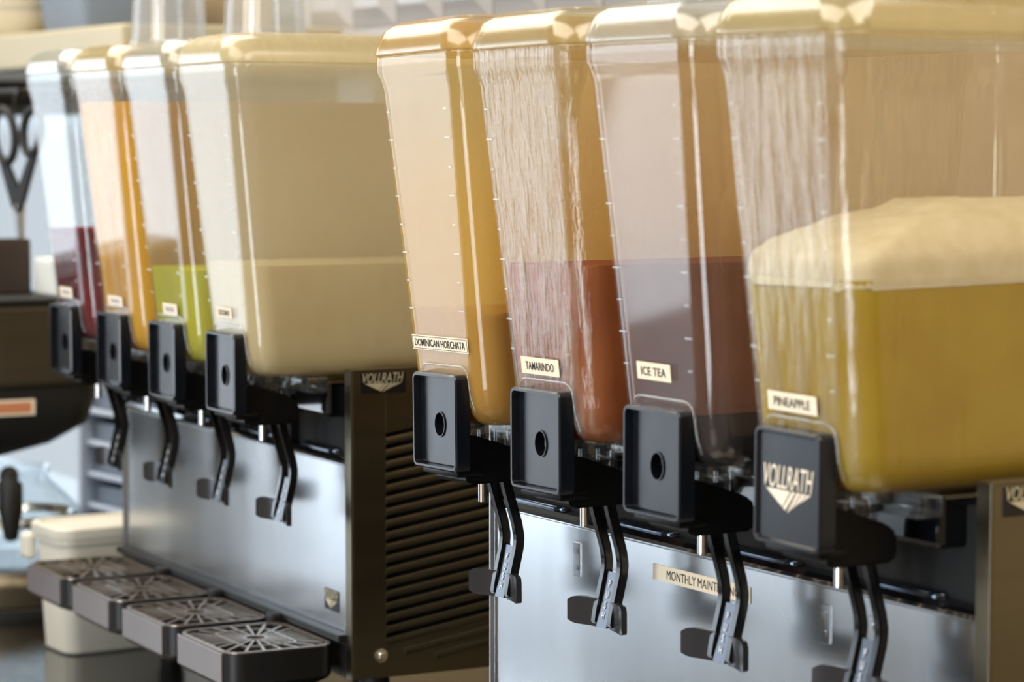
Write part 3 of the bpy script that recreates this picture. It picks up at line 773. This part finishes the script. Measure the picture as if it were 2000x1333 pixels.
# bright plastic organiser and white post behind the tub
og = thing('plastic_organizer', 'pale blue white plastic rack with dark slots standing behind the tub', 'rack', (-1.80, .50, 0), (0, 0, .1))
mb = MB(); mb.box(-.10, -.085, -.16, .13, 0, .30, .004); mb.box(-.085, .10, .115, .13, 0, .30, .004); mb.box(.085, .10, -.16, .115, 0, .30, .004); mb.box(-.085, .085, -.16, .115, 0, .012, .002)
mb.obj('organizer_frame', M['pale_blue'], og)
for k in range(5): MB().box(-.084, .084, -.15, .114, .045+k*.05, .053+k*.05, .002).obj('shelf', M['pale_blue'], og)
for k in range(5): MB().box(-.080, .080, -.14, .110, .0535+k*.05, .082+k*.05, .003).obj('drawer', M['grey_blue'], og)

cg = thing('coffee_carton', 'dark brown carton on the coffee brewer beside the white box', 'carton', (-1.7025, .1025, .449))
MB().box(-.0275, .0275, -.0825, .0825, 0, .078, .003).obj('carton_body', M['dark_wood'], cg)
MB().box(-.0265, .0265, -.0815, .0815, .078, .0805, .0008).obj('carton_lid', M['dark_wood'], cg)

# wall shelf with stacked bowls, top left
sh = thing('wall_shelf', 'thick cream wall shelf at the upper left', 'shelf', (-2.4, .52, 0))
MB().box(-.98, .68, -.17, .228, .792, .852, .005).obj('shelf_board', M['cream'], sh)
for x in (-.7, .3): MB().box(x-.012, x+.012, .05, .228, .74, .792, .003).obj('bracket', M['wire'], sh)
def china(loc, n, lab):
    for k in range(n):
        t = tag(put('china_bowl', mesh_china), lab[k], 'bowl', 'china bowls on the wall shelf'); t.location = (loc[0], loc[1], loc[2]+k*.020)
mb = MB(); mb.lathe([(.030, 0), (.034, .006), (.060, .028), (.074, .052), (.071, .052), (.057, .029), (.030, .0085), (.004, .008)], n=36); mesh_china = mb.mesh('china_bowl', M['china'], 40)
china((-2.52, .47, .852), 3, ['cream china bowl at the bottom of the stack on the wall shelf, upper left', 'cream china bowl in the middle of the stack on the wall shelf, upper left', 'cream china bowl on top of the stack on the wall shelf, upper left'])
gb = thing('storage_bin', 'grey blue storage bin on the cream wall shelf behind the cups', 'bin', (-2.28, .56, .852))
mb = MB(); mb.loft([[(p[0], p[1], z) for p in rrect(-hx, hx, -hy, hy, .012)] for hx, hy, z in ((.10, .09, 0), (.115, .105, .12), (.121, .111, .121), (.121, .111, .129), (.112, .102, .129), (.097, .087, .004))]); mb.obj('bin_body', M['grey_blue'], gb, 35)

# hanging wire rack with scissors
rk = thing('wire_rack', 'dark wire rack hanging below the cream shelf', 'rack', (-2.03, .34, 0))
for k in range(15): MB().cyl((-.34, -.15+k*.0235, .752), (.30, -.15+k*.0235, .752), .0022, n=6).obj('rack_wire', M['wire'], rk)
for x in (-.34, -.02, .30): MB().cyl((x, -.155, .748), (x, .19, .748), .0035, n=8).obj('rack_bar', M['wire'], rk)
for x, y in ((-.34, .03), (.27, .03), (-.34, .17), (.27, .17)): MB().cyl((x, y, .748), (x, y, .792), .003, n=8).obj('hanger', M['wire'], rk)
MB().tube([(.28, -.135, .752), (.28, -.150, .742), (.28, -.150, .728), (.28, -.142, .722)], .0022, 8).obj('rack_hook', M['wire'], rk, 50)
sc = thing('scissors', 'black handled scissors hanging by a handle at the left edge', 'scissors', (-1.75, .193, .722), (0, 0, .35))
def ring(cx, cz, rx, rz_, tilt, rad, parent):
    mb = MB(); pts = []
    for k in range(24):
        a = 2*PI*k/24; x, z = rx*math.cos(a), rz_*math.sin(a)
        pts.append((cx+x*math.cos(tilt)-z*math.sin(tilt), 0, cz+x*math.sin(tilt)+z*math.cos(tilt)))
    mb.tube(pts, rad, 8, closed=True, up=(0, 1, 0)); mb.obj('handle', M['rubber'], parent, 50)
ring(-.030, -.040, .024, .040, .16, .0068, sc); ring(.034, -.034, .020, .034, -.2, .0068, sc)
mb = MB(); mb.prism([(-.040, -.078), (-.022, -.082), (.002, -.120), (.030, -.068), (.044, -.066), (.012, -.142), (.002, -.156), (-.012, -.146)], 'y', -.004, .004); mb.obj('shank', M['rubber'], sc)
mb = MB(); mb.prism([(-.010, -.140), (.004, -.150), (.007, -.245)], 'y', -.0022, -.0002); mb.obj('blade', M['chrome'], sc)
mb = MB(); mb.prism([(-.002, -.150), (.013, -.140), (.008, -.245)], 'y', .0002, .0022); mb.obj('blade', M['chrome'], sc)
mb = MB(); mb.cyl((.001, -.0055, -.146), (.001, .0055, -.146), .0032, n=14); mb.obj('rivet', M['chrome'], sc)
